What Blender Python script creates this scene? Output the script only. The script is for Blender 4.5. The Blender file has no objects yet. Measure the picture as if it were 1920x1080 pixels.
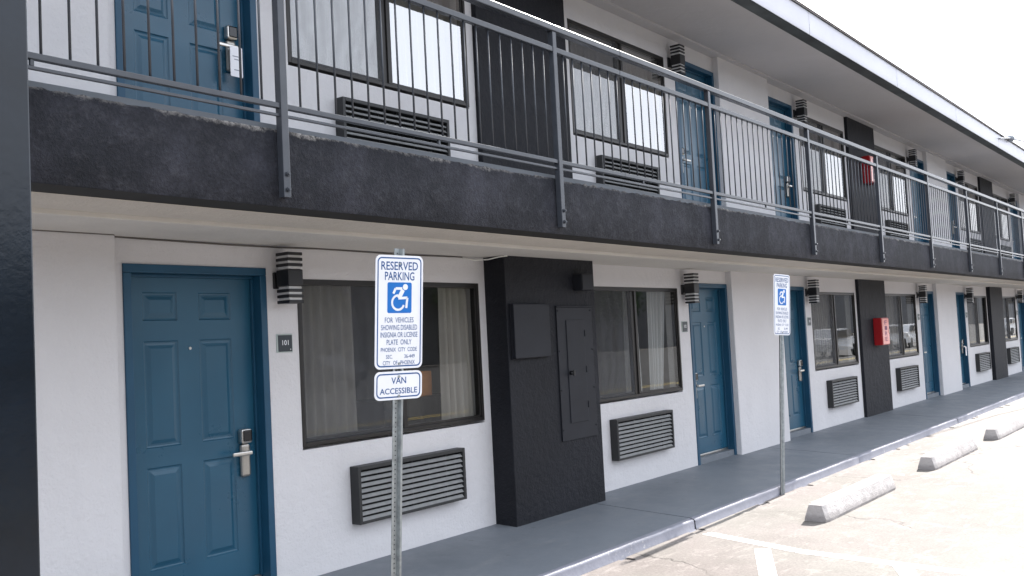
import bpy, bmesh, math, random
from mathutils import Vector, Matrix
random.seed(7)
SC = bpy.context.scene
COL = SC.collection
R = math.radians

# ------------------------------------------------------------------ camera
cam_d = bpy.data.cameras.new('camera'); cam = bpy.data.objects.new('camera', cam_d); COL.objects.link(cam)
cam_d.sensor_width = 36.0; cam_d.lens = 36.0 * 1821.4771 / 1920.0
cam_d.clip_start = 0.05; cam_d.clip_end = 3000
rx, ux, fx = Vector((0.60936059, -0.79127674, -0.05060414)), Vector((-0.01206661, -0.07306936, 0.99725386)), Vector((0.7928014, 0.60707659, 0.05407361))
cam.matrix_world = Matrix(((rx.x, ux.x, -fx.x, 0.0), (rx.y, ux.y, -fx.y, -5.1833), (rx.z, ux.z, -fx.z, 1.522), (0, 0, 0, 1)))
SC.camera = cam

# ------------------------------------------------------------------ light
SUN_EL, SUN_AZ = R(35.0), R(-0.6)          # the sun stands along the facade, a hair in front of the wall plane
sdir = Vector((math.cos(SUN_EL) * math.cos(SUN_AZ), math.cos(SUN_EL) * math.sin(SUN_AZ), math.sin(SUN_EL)))
world = bpy.data.worlds.new("World"); SC.world = world; world.use_nodes = True
wn = world.node_tree.nodes; bg = wn['Background']
sky = wn.new('ShaderNodeTexSky'); sky.sky_type = 'NISHITA'; sky.sun_disc = False
sky.sun_elevation = SUN_EL; sky.sun_rotation = R(90) - SUN_AZ
sky.air_density = 1.0; sky.dust_density = 3.5; sky.ozone_density = 1.2
# thin bright overcast: soft white cloud over most of the sky
wt = world.node_tree; wco = wn.new('ShaderNodeTexCoord'); wno = wn.new('ShaderNodeTexNoise'); wno.inputs['Scale'].default_value = 2.2; wno.inputs['Detail'].default_value = 6
wt.links.new(wco.outputs['Generated'], wno.inputs['Vector'])
wmr = wn.new('ShaderNodeMapRange'); wmr.inputs[1].default_value = .3; wmr.inputs[2].default_value = .62; wmr.inputs[3].default_value = .86; wmr.inputs[4].default_value = 1.0; wt.links.new(wno.outputs['Fac'], wmr.inputs[0])
wmx = wn.new('ShaderNodeMix'); wmx.data_type = 'RGBA'; wt.links.new(wmr.outputs[0], wmx.inputs[0]); wt.links.new(sky.outputs[0], wmx.inputs[6]); wmx.inputs[7].default_value = (4.9, 5.2, 5.8, 1)
wt.links.new(wmx.outputs[2], bg.inputs[0]); bg.inputs[1].default_value = 0.15
sun_d = bpy.data.lights.new('sun', 'SUN'); sun_d.energy = 4.5; sun_d.angle = R(0.5); sun_d.color = (1.0, 0.955, 0.9)
sun = bpy.data.objects.new('sun', sun_d); COL.objects.link(sun)
sun.rotation_euler = sdir.to_track_quat('Z', 'Y').to_euler(); sun.location = (40, -10, 30)
SC.view_settings.view_transform = 'Standard'; SC.view_settings.look = 'None'
SC.view_settings.exposure = 1.48; SC.view_settings.gamma = 1.0
SC.cycles.max_bounces = 8; SC.cycles.transparent_max_bounces = 16

# ------------------------------------------------------------------ mesh helpers
class MB:
    def __init__(s): s.v = []; s.f = []; s.m = []; s.sm = []
    def face(s, pts, mi=0, smooth=False):
        i = len(s.v); s.v += [tuple(p) for p in pts]; s.f.append(tuple(range(i, i + len(pts)))); s.m.append(mi); s.sm.append(smooth)
    def box(s, x0, x1, y0, y1, z0, z1, mi=0, skip=''):
        P = lambda a, b, c: (a, b, c)
        q = {'-y': [P(x0,y0,z0),P(x1,y0,z0),P(x1,y0,z1),P(x0,y0,z1)], '+y': [P(x1,y1,z0),P(x0,y1,z0),P(x0,y1,z1),P(x1,y1,z1)],
             '-x': [P(x0,y1,z0),P(x0,y0,z0),P(x0,y0,z1),P(x0,y1,z1)], '+x': [P(x1,y0,z0),P(x1,y1,z0),P(x1,y1,z1),P(x1,y0,z1)],
             '-z': [P(x0,y1,z0),P(x1,y1,z0),P(x1,y0,z0),P(x0,y0,z0)], '+z': [P(x0,y0,z1),P(x1,y0,z1),P(x1,y1,z1),P(x0,y1,z1)]}
        for k, pts in q.items():
            if k not in skip.split(','): s.face(pts, mi)
    def bbox(s, x0, x1, y0, y1, z0, z1, b=0.004, mi=0, seg=2):
        bm = bmesh.new(); bmesh.ops.create_cube(bm, size=1)
        for v in bm.verts: v.co = Vector(((x0+x1)/2 + v.co.x*(x1-x0), (y0+y1)/2 + v.co.y*(y1-y0), (z0+z1)/2 + v.co.z*(z1-z0)))
        bmesh.ops.bevel(bm, geom=list(bm.edges), offset=b, segments=seg, profile=0.5, affect='EDGES')
        s.addbm(bm, mi)
    def addbm(s, bm, mi=0, smooth=False):
        bm.verts.ensure_lookup_table(); i = len(s.v)
        for v in bm.verts: s.v.append(tuple(v.co))
        for f in bm.faces: s.f.append(tuple(i + v.index for v in f.verts)); s.m.append(mi); s.sm.append(smooth)
        bm.free()
    def tube(s, pts, r, n=8, mi=0, cap=True, smooth=True):
        pts = [Vector(p) for p in pts]; rings = []
        for k, p in enumerate(pts):
            d = (pts[min(k+1, len(pts)-1)] - pts[max(k-1, 0)]).normalized()
            a = d.cross(Vector((0, 0, 1)));
            if a.length < 1e-3: a = d.cross(Vector((0, 1, 0)))
            a.normalize(); b = d.cross(a)
            i = len(s.v); rr = r[k] if isinstance(r, (list, tuple)) else r
            for j in range(n): t = 2*math.pi*j/n; s.v.append(tuple(p + a*math.cos(t)*rr + b*math.sin(t)*rr))
            rings.append(i)
        for A, B in zip(rings, rings[1:]):
            for j in range(n): s.f.append((A+j, A+(j+1)%n, B+(j+1)%n, B+j)); s.m.append(mi); s.sm.append(smooth)
        if cap:
            s.f.append(tuple(rings[0]+j for j in reversed(range(n)))); s.m.append(mi); s.sm.append(False)
            s.f.append(tuple(rings[-1]+j for j in range(n))); s.m.append(mi); s.sm.append(False)
    def poly_prism(s, pts2, y0, y1, mi=0):
        """polygon in the x-z plane (counter-clockwise seen from -y), front at y0"""
        n = len(pts2)
        s.face([(x, y0, z) for x, z in pts2], mi); s.face([(x, y1, z) for x, z in reversed(pts2)], mi)
        for k in range(n):
            a, b = pts2[k], pts2[(k+1) % n]
            s.face([(a[0],y0,a[1]),(a[0],y1,a[1]),(b[0],y1,b[1]),(b[0],y0,b[1])], mi)
    def mesh(s, name):
        me = bpy.data.meshes.new(name); me.from_pydata(s.v, [], s.f)
        me.polygons.foreach_set('material_index', s.m); me.polygons.foreach_set('use_smooth', s.sm); me.update()
        return me
    def build(s, name, mats, parent=None, weld=False, recalc=True):
        me = s.mesh(name)
        bm = bmesh.new(); bm.from_mesh(me)
        if weld: bmesh.ops.remove_doubles(bm, verts=bm.verts, dist=1e-5)
        if recalc and weld: bmesh.ops.recalc_face_normals(bm, faces=bm.faces)
        bm.to_mesh(me); bm.free()
        for m in (mats if isinstance(mats, (list, tuple)) else [mats]): me.materials.append(m)
        o = bpy.data.objects.new(name, me); COL.objects.link(o)
        if parent: o.parent = parent
        return o
def empty(name, loc=(0,0,0), parent=None):
    o = bpy.data.objects.new(name, None); COL.objects.link(o); o.location = loc; o.empty_display_size = .1
    if parent: o.parent = parent
    return o
def tag(o, label=None, cat=None, group=None, kind=None):
    if label: o['label'] = label
    if cat: o['category'] = cat
    if group: o['group'] = group
    if kind: o['kind'] = kind
    return o
def copy_tree(o, parent=None, loc=None, sx=None):
    c = o.copy(); COL.objects.link(c)
    if parent is not None: c.parent = parent
    if loc is not None: c.location = loc
    if sx is not None: c.scale = (sx, 1, 1)
    for ch in list(o.children): copy_tree(ch, c)
    return c
def rrect(x0, x1, z0, z1, r, n=6):
    pts = []
    for cx, cz, a0 in ((x1-r, z0+r, -90), (x1-r, z1-r, 0), (x0+r, z1-r, 90), (x0+r, z0+r, 180)):
        for k in range(n+1):
            a = R(a0 + 90*k/n); pts.append((cx + r*math.cos(a), cz + r*math.sin(a)))
    return pts

# ------------------------------------------------------------------ materials
class NT:
    def __init__(s, name):
        s.m = bpy.data.materials.new(name); s.m.use_nodes = True; s.t = s.m.node_tree; s.n = s.t.nodes
        s.b = s.n['Principled BSDF']; s.out = s.n['Material Output']; s.co = s.n.new('ShaderNodeTexCoord')
    def link(s, a, b): s.t.links.new(a, b)
    def noise(s, scale, detail=4, rough=.55, vec=None, stretch=None, space='Object'):
        x = s.n.new('ShaderNodeTexNoise'); x.inputs['Scale'].default_value = scale; x.inputs['Detail'].default_value = detail; x.inputs['Roughness'].default_value = rough
        v = vec or s.co.outputs[space]
        if stretch:
            mp = s.n.new('ShaderNodeMapping'); mp.inputs['Scale'].default_value = stretch; s.link(v, mp.inputs[0]); v = mp.outputs[0]
        s.link(v, x.inputs['Vector']); return x.outputs['Fac']
    def ramp(s, fac, stops):
        r = s.n.new('ShaderNodeValToRGB'); e = r.color_ramp.elements
        while len(e) < len(stops): e.new(.5)
        for k, (p, c) in enumerate(stops): e[k].position = p; e[k].color = (c if len(c) == 4 else (*c, 1)) if isinstance(c, tuple) else (c, c, c, 1)
        s.link(fac, r.inputs[0]); return r.outputs[0]
    def mix(s, fac, a, b, mode='MIX'):
        x = s.n.new('ShaderNodeMix'); x.data_type = 'RGBA'; x.blend_type = mode
        for i, val in ((0, fac), (6, a), (7, b)):
            if hasattr(val, 'links') or hasattr(val, 'is_linked'): s.link(val, x.inputs[i])
            elif i == 0: x.inputs[0].default_value = val
            else: x.inputs[i].default_value = (*val, 1) if isinstance(val, tuple) else (val, val, val, 1)
        return x.outputs[2]
    def math(s, op, a, b=0.0, clamp=False):
        x = s.n.new('ShaderNodeMath'); x.operation = op; x.use_clamp = clamp
        for i, val in ((0, a), (1, b)):
            if hasattr(val, 'is_linked'): s.link(val, x.inputs[i])
            else: x.inputs[i].default_value = val
        return x.outputs[0]
    def sep(s, space='Object'):
        x = s.n.new('ShaderNodeSeparateXYZ'); s.link(s.co.outputs[space], x.inputs[0]); return x.outputs
    def bump(s, h, strength=.3, dist=.01):
        b = s.n.new('ShaderNodeBump'); b.inputs['Strength'].default_value = strength; b.inputs['Distance'].default_value = dist
        s.link(h, b.inputs['Height']); s.link(b.outputs[0], s.b.inputs['Normal'])
    def color(s, c):
        if hasattr(c, 'is_linked'): s.link(c, s.b.inputs['Base Color'])
        else: s.b.inputs['Base Color'].default_value = (*c, 1)
    def set(s, rough=.6, metal=0.0, spec=.5):
        s.b.inputs['Roughness'].default_value = rough; s.b.inputs['Metallic'].default_value = metal; s.b.inputs['Specular IOR Level'].default_value = spec
        return s
def simple(name, c, rough=.6, metal=0.0, var=.12, scale=6, bump=0, bscale=80, spec=.5):
    t = NT(name); lo = tuple(max(0, v*(1-var)) for v in c); hi = tuple(min(1, v*(1+var)) for v in c)
    t.color(t.ramp(t.noise(scale, 5), [(.3, lo), (.7, hi)])); t.set(rough, metal, spec)
    if bump: t.bump(t.noise(bscale, 3), bump, .004)
    return t.m

def stucco(name, c, var=.06, bump=.35, rough=.85, spec=.3):
    t = NT(name)
    big = t.noise(.8, 6, .6); fine = t.noise(55, 4, .65)
    base = t.ramp(big, [(.25, tuple(v*(1-var) for v in c)), (.75, tuple(min(1, v*(1+var)) for v in c))])
    # faint dirt specks and vertical runs
    spk = t.ramp(t.noise(23, 6, .7), [(.66, 0.0), (.78, 1.0)])
    run = t.ramp(t.noise(2.2, 5, .6, stretch=(2.2, 2.2, .25)), [(.55, 0.0), (.9, 1.0)])
    col = t.mix(t.math('MULTIPLY', spk, .2), base, tuple(v*.72 for v in c))
    col = t.mix(t.math('MULTIPLY', run, .26), col, tuple(v*.78 for v in c))
    if c[0] > .3:      # hairline cracks in the render coat
        w = t.n.new('ShaderNodeMixRGB'); w.blend_type = 'ADD'; w.inputs[0].default_value = .55; nz = t.n.new('ShaderNodeTexNoise'); nz.inputs['Scale'].default_value = 2.6; nz.inputs['Detail'].default_value = 7
        t.link(t.co.outputs['Object'], nz.inputs['Vector']); t.link(t.co.outputs['Object'], w.inputs[1]); t.link(nz.outputs['Color'], w.inputs[2])
        vo = t.n.new('ShaderNodeTexVoronoi'); vo.feature = 'DISTANCE_TO_EDGE'; vo.inputs['Scale'].default_value = .55; t.link(w.outputs[0], vo.inputs['Vector'])
        ck = t.math('MULTIPLY', t.ramp(vo.outputs['Distance'], [(0.0, 1.0), (.006, 0.0)]), t.ramp(t.noise(.9, 3), [(.58, 0.0), (.68, .16)])); col = t.mix(ck, col, tuple(v*.45 for v in c))
    t.color(col); t.set(rough, 0, spec)
    h = t.math('ADD', t.math('MULTIPLY', fine, .6), t.math('ADD', t.noise(14, 5, .6), t.math('MULTIPLY', t.noise(3.5, 5, .6), 1.2))); t.bump(h, bump*1.3, .014)
    return t.m
M = {}
M['white'] = stucco('white_stucco', (.64, .63, .64))
M['soffit'] = stucco('soffit_paint', (.62, .60, .565), .08, .25)
M['soffit_tan'] = stucco('soffit_tan_paint', (.60, .56, .505), .09, .3)
M['roof_soffit'] = stucco('roof_soffit_paint', (.50, .49, .50), .05, .15)
M['black'] = stucco('black_stucco', (.0085, .0095, .014), .3, .5, .66, .28)
M['black_up'] = M['black']
def fascia_mat():
    t = NT('balcony_fascia_stucco'); x, y, z = t.sep()
    big = t.noise(2.6, 8, .72, stretch=(1, 1, .8)); mid = t.noise(13, 7, .75); fine = t.noise(60, 4, .7)
    base = t.ramp(big, [(.32, (.0075, .009, .0135)), (.5, (.0165, .018, .025)), (.68, (.040, .041, .054))])
    base = t.mix(t.math('MULTIPLY', t.ramp(mid, [(.5, 0.0), (.68, 1.0)]), .6), base, (.056, .056, .067))
    grain = t.ramp(fine, [(.35, .75), (.7, 1.25)]); base = t.mix(1.0, base, grain, 'MULTIPLY')
    # bare crumbling concrete along the top arris: its own ragged outline
    edge = t.math('SUBTRACT', t.math('MULTIPLY', t.math('SUBTRACT', z, 2.565), 11.0), t.math('MULTIPLY', t.noise(5, 9, .8), 1.5))
    wear = t.math('MULTIPLY', t.ramp(edge, [(.10, 0.0), (.45, 1.0)]), t.ramp(t.noise(34, 7, .85), [(.40, 0.0), (.53, 1.0)]))
    patch = t.ramp(t.noise(.55, 4, .6), [(.36, .2), (.52, 1.0)])
    wear = t.math('MULTIPLY', wear, patch)
    col = t.mix(wear, base, (.60, .575, .55)); t.color(col); t.set(.7, 0, .28)
    h = t.math('ADD', t.math('ADD', t.math('MULTIPLY', fine, .35), t.math('MULTIPLY', mid, .9)), t.math('MULTIPLY', wear, .5)); t.bump(h, .8, .03)
    return t.m
M['fascia'] = fascia_mat()
M['fascia_under'] = simple('fascia_underside_paint', (.012, .012, .012), .8)
def door_mat():
    t = NT('blue_door_paint'); n = t.noise(3, 5)
    t.color(t.ramp(n, [(.3, (.012, .074, .130)), (.7, (.016, .088, .150))])); t.link(t.ramp(t.noise(1.6, 7, .7), [(.3, .24), (.7, .40)]), t.b.inputs['Roughness']); t.b.inputs['Specular IOR Level'].default_value = .5; t.bump(t.noise(140, 3), .06, .002); return t.m
M['door'] = door_mat()
M['door_frame'] = simple('blue_frame_paint', (.010, .064, .122), .42, var=.08, spec=.4)
def walkway_mat():
    t = NT('grey_walkway_paint'); a = t.noise(.9, 6, .6); b = t.noise(18, 5, .65)
    base = t.ramp(a, [(.3, (.142, .160, .182)), (.7, (.168, .186, .210))])
    base = t.mix(t.math('MULTIPLY', t.ramp(b, [(.6, 0.0), (.8, 1.0)]), .3), base, (.12, .128, .138))
    scuff = t.math('MULTIPLY', t.ramp(t.noise(3.2, 8, .75, stretch=(.5, 1.6, 1)), [(.54, 0.0), (.70, 1.0)]), .45); base = t.mix(scuff, base, (.225, .232, .24))
    spots = t.math('MULTIPLY', t.ramp(t.noise(7.5, 3, .5), [(.70, 0.0), (.74, 1.0)]), .5); base = t.mix(spots, base, (.09, .093, .10))
    t.color(base); t.link(t.ramp(t.noise(2.4, 6, .7), [(.3, .42), (.7, .66)]), t.b.inputs['Roughness']); t.b.inputs['Specular IOR Level'].default_value = .4
    t.bump(t.math('ADD', b, t.noise(90, 3)), .15, .006); return t.m
M['walkway'] = walkway_mat()
def curb_mat():
    t = NT('curb_paint'); b = t.noise(22, 6, .7); c = t.noise(1.7, 4)
    chips = t.math('MULTIPLY', t.ramp(b, [(.60, 0.0), (.66, 1.0)]), t.ramp(c, [(.5, 0.0), (.62, 1.0)]))
    base = t.ramp(t.noise(5, 5), [(.3, (.20, .205, .245)), (.7, (.26, .265, .31))])
    t.color(t.mix(chips, base, (.62, .60, .57))); t.set(.5, 0, .5); t.bump(t.math('SUBTRACT', t.noise(30, 5), chips), .3, .01); return t.m
M['curb'] = curb_mat()
def lot_mat():
    t = NT('parking_lot_concrete')
    big = t.noise(.35, 7, .62); mid = t.noise(2.3, 8, .7); fine = t.noise(45, 5, .7); sp = t.noise(160, 2, .6)
    base = t.ramp(big, [(.28, (0.218, 0.198, 0.182)), (.5, (0.274, 0.252, 0.236)), (.75, (0.317, 0.294, 0.280))])
    base = t.mix(t.math('MULTIPLY', t.ramp(mid, [(.42, 0.0), (.66, 1.0)]), .5), base, (0.182, 0.168, 0.154))
    base = t.mix(t.math('MULTIPLY', t.ramp(t.noise(5.5, 9, .75), [(.55, 0.0), (.61, 1.0)]), .55), base, (0.383, 0.360, 0.337))
    base = t.mix(1.0, base, t.ramp(fine, [(.3, .78), (.7, 1.16)]), 'MULTIPLY')
    base = t.mix(t.math('MULTIPLY', t.ramp(sp, [(.64, 0.0), (.74, 1.0)]), .5), base, (0.112, 0.106, 0.099))
    brush = t.ramp(t.noise(6, 8, .75, stretch=(.35, 1.6, 1)), [(.56, 0.0), (.63, 1.0)]); base = t.mix(t.math('MULTIPLY', brush, .4), base, (.44, .41, .385))
    tint = t.ramp(t.noise(.9, 4, .6), [(.4, (.975, .99, .965)), (.6, (1.03, .99, .995))]); base = t.mix(1.0, base, tint, 'MULTIPLY')
    # hairline cracks: edges of a warped cell pattern
    w = t.n.new('ShaderNodeTexNoise'); w.inputs['Scale'].default_value = 1.4; w.inputs['Detail'].default_value = 6; t.link(t.co.outputs['Object'], w.inputs['Vector'])
    ad = t.n.new('ShaderNodeMixRGB'); ad.blend_type = 'ADD'; ad.inputs[0].default_value = 1.1; t.link(t.co.outputs['Object'], ad.inputs[1]); t.link(w.outputs['Color'], ad.inputs[2])
    vo = t.n.new('ShaderNodeTexVoronoi'); vo.feature = 'DISTANCE_TO_EDGE'; vo.inputs['Scale'].default_value = .42; t.link(ad.outputs[0], vo.inputs['Vector'])
    crack = t.ramp(vo.outputs['Distance'], [(.0, 1.0), (.007, 0.0)])
    crack = t.math('MULTIPLY', crack, t.ramp(t.noise(.8, 3), [(.42, 0.0), (.55, 1.0)]))
    base = t.mix(t.math('MULTIPLY', crack, .75), base, (0.079, 0.073, 0.066))
    grit = t.ramp(t.noise(95, 3, .7), [(.60, 0.0), (.68, 1.0)]); base = t.mix(t.math('MULTIPLY', grit, .35), base, (.13, .12, .112))
    base = t.mix(1.0, base, (.76, .755, .75), 'MULTIPLY')
    t.color(base); t.set(.78, 0, .22)
    t.bump(t.math('SUBTRACT', t.math('ADD', t.math('MULTIPLY', fine, .5), t.math('MULTIPLY', mid, .6)), crack), .35, .012); return t.m
M['lot'] = lot_mat()
def line_mat(name, keep):
    t = NT(name); w = t.ramp(t.noise(11, 9, .78), [(keep, 0.0), (keep+.06, 1.0)])
    t.color(t.ramp(t.noise(4, 4), [(.3, (.74, .73, .70)), (.7, (.84, .83, .80))])); t.set(.6, 0, .4)
    tr = t.n.new('ShaderNodeBsdfTransparent'); mx = t.n.new('ShaderNodeMixShader')
    t.link(w, mx.inputs[0]); t.link(tr.outputs[0], mx.inputs[1]); t.link(t.b.outputs[0], mx.inputs[2]); t.link(mx.outputs[0], t.out.inputs[0]); return t.m
M['line'] = line_mat('white_line_paint', .36); M['line_worn'] = line_mat('worn_line_paint', .54)
M['rail'] = simple('railing_paint', (.042, .047, .057), .27, 0, .15, 9, .08, 60, .5)
M['post'] = simple('dark_post_paint', (.004, .008, .014), .18, 0, .35, 4, .16, 30, .42)
M['bronze'] = simple('bronze_window_frame', (.019, .017, .016), .38, .3, .15)
M['ac_case'] = simple('grille_casing', (.018, .019, .020), .5, 0, .15)
M['ac_louvre'] = simple('grille_louvre', (.26, .265, .265), .42, 0, .12, 20)
M['ac_dark'] = simple('grille_interior', (.006, .006, .006), .9)
M['lamp_black'] = simple('lamp_black_paint', (.010, .010, .012), .4)
def lampglass():
    t = NT('lamp_frosted_acrylic'); t.color((.72, .72, .72)); t.set(.25, 0, .5); t.b.inputs['Transmission Weight'].default_value = .25; return t.m
M['lamp_glass'] = lampglass()
M['steel'] = simple('brushed_steel', (.58, .56, .53), .32, 1.0, .06, 30)
M['plate_grey'] = simple('satin_nickel', (.40, .38, .35), .38, .85, .06, 30)
M['black_plastic'] = simple('black_plastic', (.012, .013, .016), .2)
M['galv'] = simple('galvanised_steel', (.36, .39, .40), .42, .75, .22, 30, .12, 90)
M['galv_dark'] = simple('punched_hole_dark', (.05, .055, .06), .7)
M['sign_white'] = simple('sign_white_sheeting', (.80, .81, .84), .35, 0, .03)
M['sign_blue'] = simple('sign_blue_ink', (.012, .075, .235), .4, 0, .05)
M['sign_bright'] = simple('sign_symbol_blue', (.008, .15, .50), .35, 0, .05)
M['card'] = simple('hanger_card', (.80, .80, .84), .4, 0, .02)
M['ink'] = simple('grey_ink', (.25, .27, .33), .6)
M['plate_dark'] = simple('room_plate_dark', (.022, .030, .038), .35)
M['panel'] = simple('dark_panel_paint', (.013, .0145, .020), .58, 0, .15, 5, spec=.28)
M['plate_edge'] = simple('room_plate_edge', (.40, .46, .44), .4)
M['red'] = simple('red_cabinet_paint', (.36, .008, .012), .35, 0, .1)
M['red_front'] = simple('cabinet_front_reflection', (.86, .36, .31), .12, 0, .1)  # front paled in its base colour to stand in for reflected sky
M['red_ink'] = simple('cabinet_lettering', (.14, .008, .06), .5)
M['conc'] = None
def conc_mat():
    t = NT('wheel_stop_concrete'); a = t.noise(4, 7, .7); b = t.noise(40, 5, .7)
    base = t.ramp(a, [(.3, (.38, .355, .345)), (.65, (.50, .475, .465))])
    base = t.mix(t.math('MULTIPLY', t.ramp(b, [(.58, 0.0), (.7, 1.0)]), .6), base, (.22, .205, .20))
    zz = t.sep()[2]; low = t.math('SUBTRACT', t.math('MULTIPLY', t.noise(9, 8, .75), .16), zz)
    base = t.mix(t.math('MULTIPLY', t.ramp(low, [(.01, 0.0), (.05, 1.0)]), .6), base, (.20, .185, .18))
    base = t.mix(t.math('MULTIPLY', t.ramp(t.noise(14, 7, .7, stretch=(1, .4, 2.5)), [(.60, 0.0), (.68, 1.0)]), .5), base, (.15, .14, .138))
    t.color(base); t.set(.8, 0, .3); t.bump(t.math('ADD', b, a), .6, .016); return t.m
M['conc'] = conc_mat()
M['roof_metal'] = simple('roof_fascia_metal', (.52, .52, .565), .38, .2, .06, 1.2, .1, 5)
M['roof_dark'] = simple('roof_drip_edge', (.036, .044, .044), .5, 0, .7, 3)
M['roof_top'] = simple('roof_membrane', (.45, .45, .45), .8)
M['cable'] = simple('cable_grey', (.10, .09, .08), .6)
M['cable_white'] = simple('cable_white', (.7, .7, .66), .5)
M['insul'] = simple('insulator_grey', (.20, .22, .25), .4)
def curtain_mat(name, c, tr=.3):
    t = NT(name); t.color(t.ramp(t.noise(9, 4, .5, stretch=(1, 1, .1)), [(.3, tuple(v*.85 for v in c)), (.7, c)])); t.set(.9, 0, .2)
    td = t.n.new('ShaderNodeBsdfTranslucent'); td.inputs[0].default_value = (*c, 1); mx = t.n.new('ShaderNodeMixShader'); mx.inputs[0].default_value = tr
    t.link(t.b.outputs[0], mx.inputs[1]); t.link(td.outputs[0], mx.inputs[2]); t.link(mx.outputs[0], t.out.inputs[0]); return t.m
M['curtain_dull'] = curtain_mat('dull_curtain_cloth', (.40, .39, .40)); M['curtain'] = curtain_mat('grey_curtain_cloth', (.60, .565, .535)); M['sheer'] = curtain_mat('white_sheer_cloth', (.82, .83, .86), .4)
M['room'] = simple('room_wall_paint', (.42, .40, .37), .9); M['room_floor'] = simple('room_carpet', (.14, .12, .10), .95)
M['wood'] = simple('orange_wood', (.42, .18, .06), .45, 0, .25, 4)
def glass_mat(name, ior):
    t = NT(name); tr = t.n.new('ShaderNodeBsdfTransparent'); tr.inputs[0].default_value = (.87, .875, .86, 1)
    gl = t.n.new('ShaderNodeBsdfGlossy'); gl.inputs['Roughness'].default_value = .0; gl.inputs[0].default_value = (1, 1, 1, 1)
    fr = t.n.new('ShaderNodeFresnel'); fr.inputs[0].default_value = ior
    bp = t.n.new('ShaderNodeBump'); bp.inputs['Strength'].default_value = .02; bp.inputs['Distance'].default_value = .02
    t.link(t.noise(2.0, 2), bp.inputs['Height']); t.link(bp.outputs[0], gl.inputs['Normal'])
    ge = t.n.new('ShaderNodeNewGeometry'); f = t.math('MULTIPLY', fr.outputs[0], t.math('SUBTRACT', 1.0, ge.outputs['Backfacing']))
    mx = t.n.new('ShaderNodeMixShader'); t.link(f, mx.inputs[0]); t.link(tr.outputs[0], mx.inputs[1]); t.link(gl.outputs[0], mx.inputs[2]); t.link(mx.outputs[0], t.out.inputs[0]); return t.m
M['glass'] = glass_mat('window_glass', 1.65); M['glass_upper'] = glass_mat('boosted_reflection_glass', 4.7)  # upper panes: reflectance raised beyond plain glass to brighten the mirrored sky
def screen_mat():
    t = NT('insect_screen_mesh'); t.color((.13, .135, .145)); t.set(.7, 0, .2)
    tr = t.n.new('ShaderNodeBsdfTransparent'); mx = t.n.new('ShaderNodeMixShader')
    wv = t.n.new('ShaderNodeTexWave'); wv.inputs['Scale'].default_value = 2.2; wv.inputs['Distortion'].default_value = 9; wv.inputs['Detail'].default_value = 3
    t.link(t.co.outputs['Object'], wv.inputs['Vector']); f = t.ramp(wv.outputs['Fac'], [(.0, .30), (1.0, .38)])
    t.link(f, mx.inputs[0]); t.link(tr.outputs[0], mx.inputs[1]); t.link(t.b.outputs[0], mx.inputs[2]); t.link(mx.outputs[0], t.out.inputs[0]); return t.m
M['screen'] = screen_mat()
M['leaf'] = simple('leaf_green', (.045, .085, .025), .7, 0, .5, 3); M['bark'] = simple('bark', (.12, .085, .06), .9, 0, .3)
M['asphalt'] = simple('street_asphalt', (.06, .06, .062), .85, 0, .2, 2)
M['car_white'] = simple('white_car_paint', (.75, .76, .78), .25); M['car_dark'] = simple('dark_car_paint', (.05, .06, .09), .25)
M['car_glass'] = simple('car_window', (.015, .018, .02), .08); M['rubber'] = simple('tyre_rubber', (.02, .02, .02), .8)
M['wing_wall'] = stucco('darkened_wing_stucco', (.16, .165, .175))  # wing wall colour darkened so its mirrored face looks shaded

# ------------------------------------------------------------------ dimensions
P0, U = 2.303, 4.7857
PER = 2*U
Z2 = 2.645                    # upper floor level
G = -0.154                    # parking lot level
XL, XR = -8.0, 49.0
WTOP1, WTOP2 = 2.236, 2.30    # wall heights per floor
WL, WR, WZ0, WZ1 = 2.054, 3.996, 0.874, 2.016
DB, DW = 1.792, 1.02
DZ = 2.082
FY = -1.272                   # slab edge
RY = -1.297                   # railing plane
bays = range(-1, 5)
def Lx(i, o): return P0 + PER*i + o
def Rx(i, o): return P0 + PER*(i+1) - o

# ------------------------------------------------------------------ the setting: ground
def slab_obj(name, x0, x1, y0, y1, z, mat, depth=.05):
    mb = MB(); mb.box(x0, x1, y0, y1, z-depth, z); return tag(mb.build(name, mat), kind='structure')
mb = MB(); mb.face([(-400, -7.6, G), (400, -7.6, G), (400, 300, G), (-400, 300, G)]); tag(mb.build('parking_lot', M['lot']), kind='structure')
mb = MB(); mb.face([(-400, -46, G), (400, -46, G), (400, -7.6, G), (-400, -7.6, G)]); tag(mb.build('street', M['asphalt']), kind='structure')
mb = MB(); mb.face([(-400, -600, G), (400, -600, G), (400, -46, G), (-400, -46, G)]); tag(mb.build('far_ground', M['lot']), kind='structure')
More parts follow.
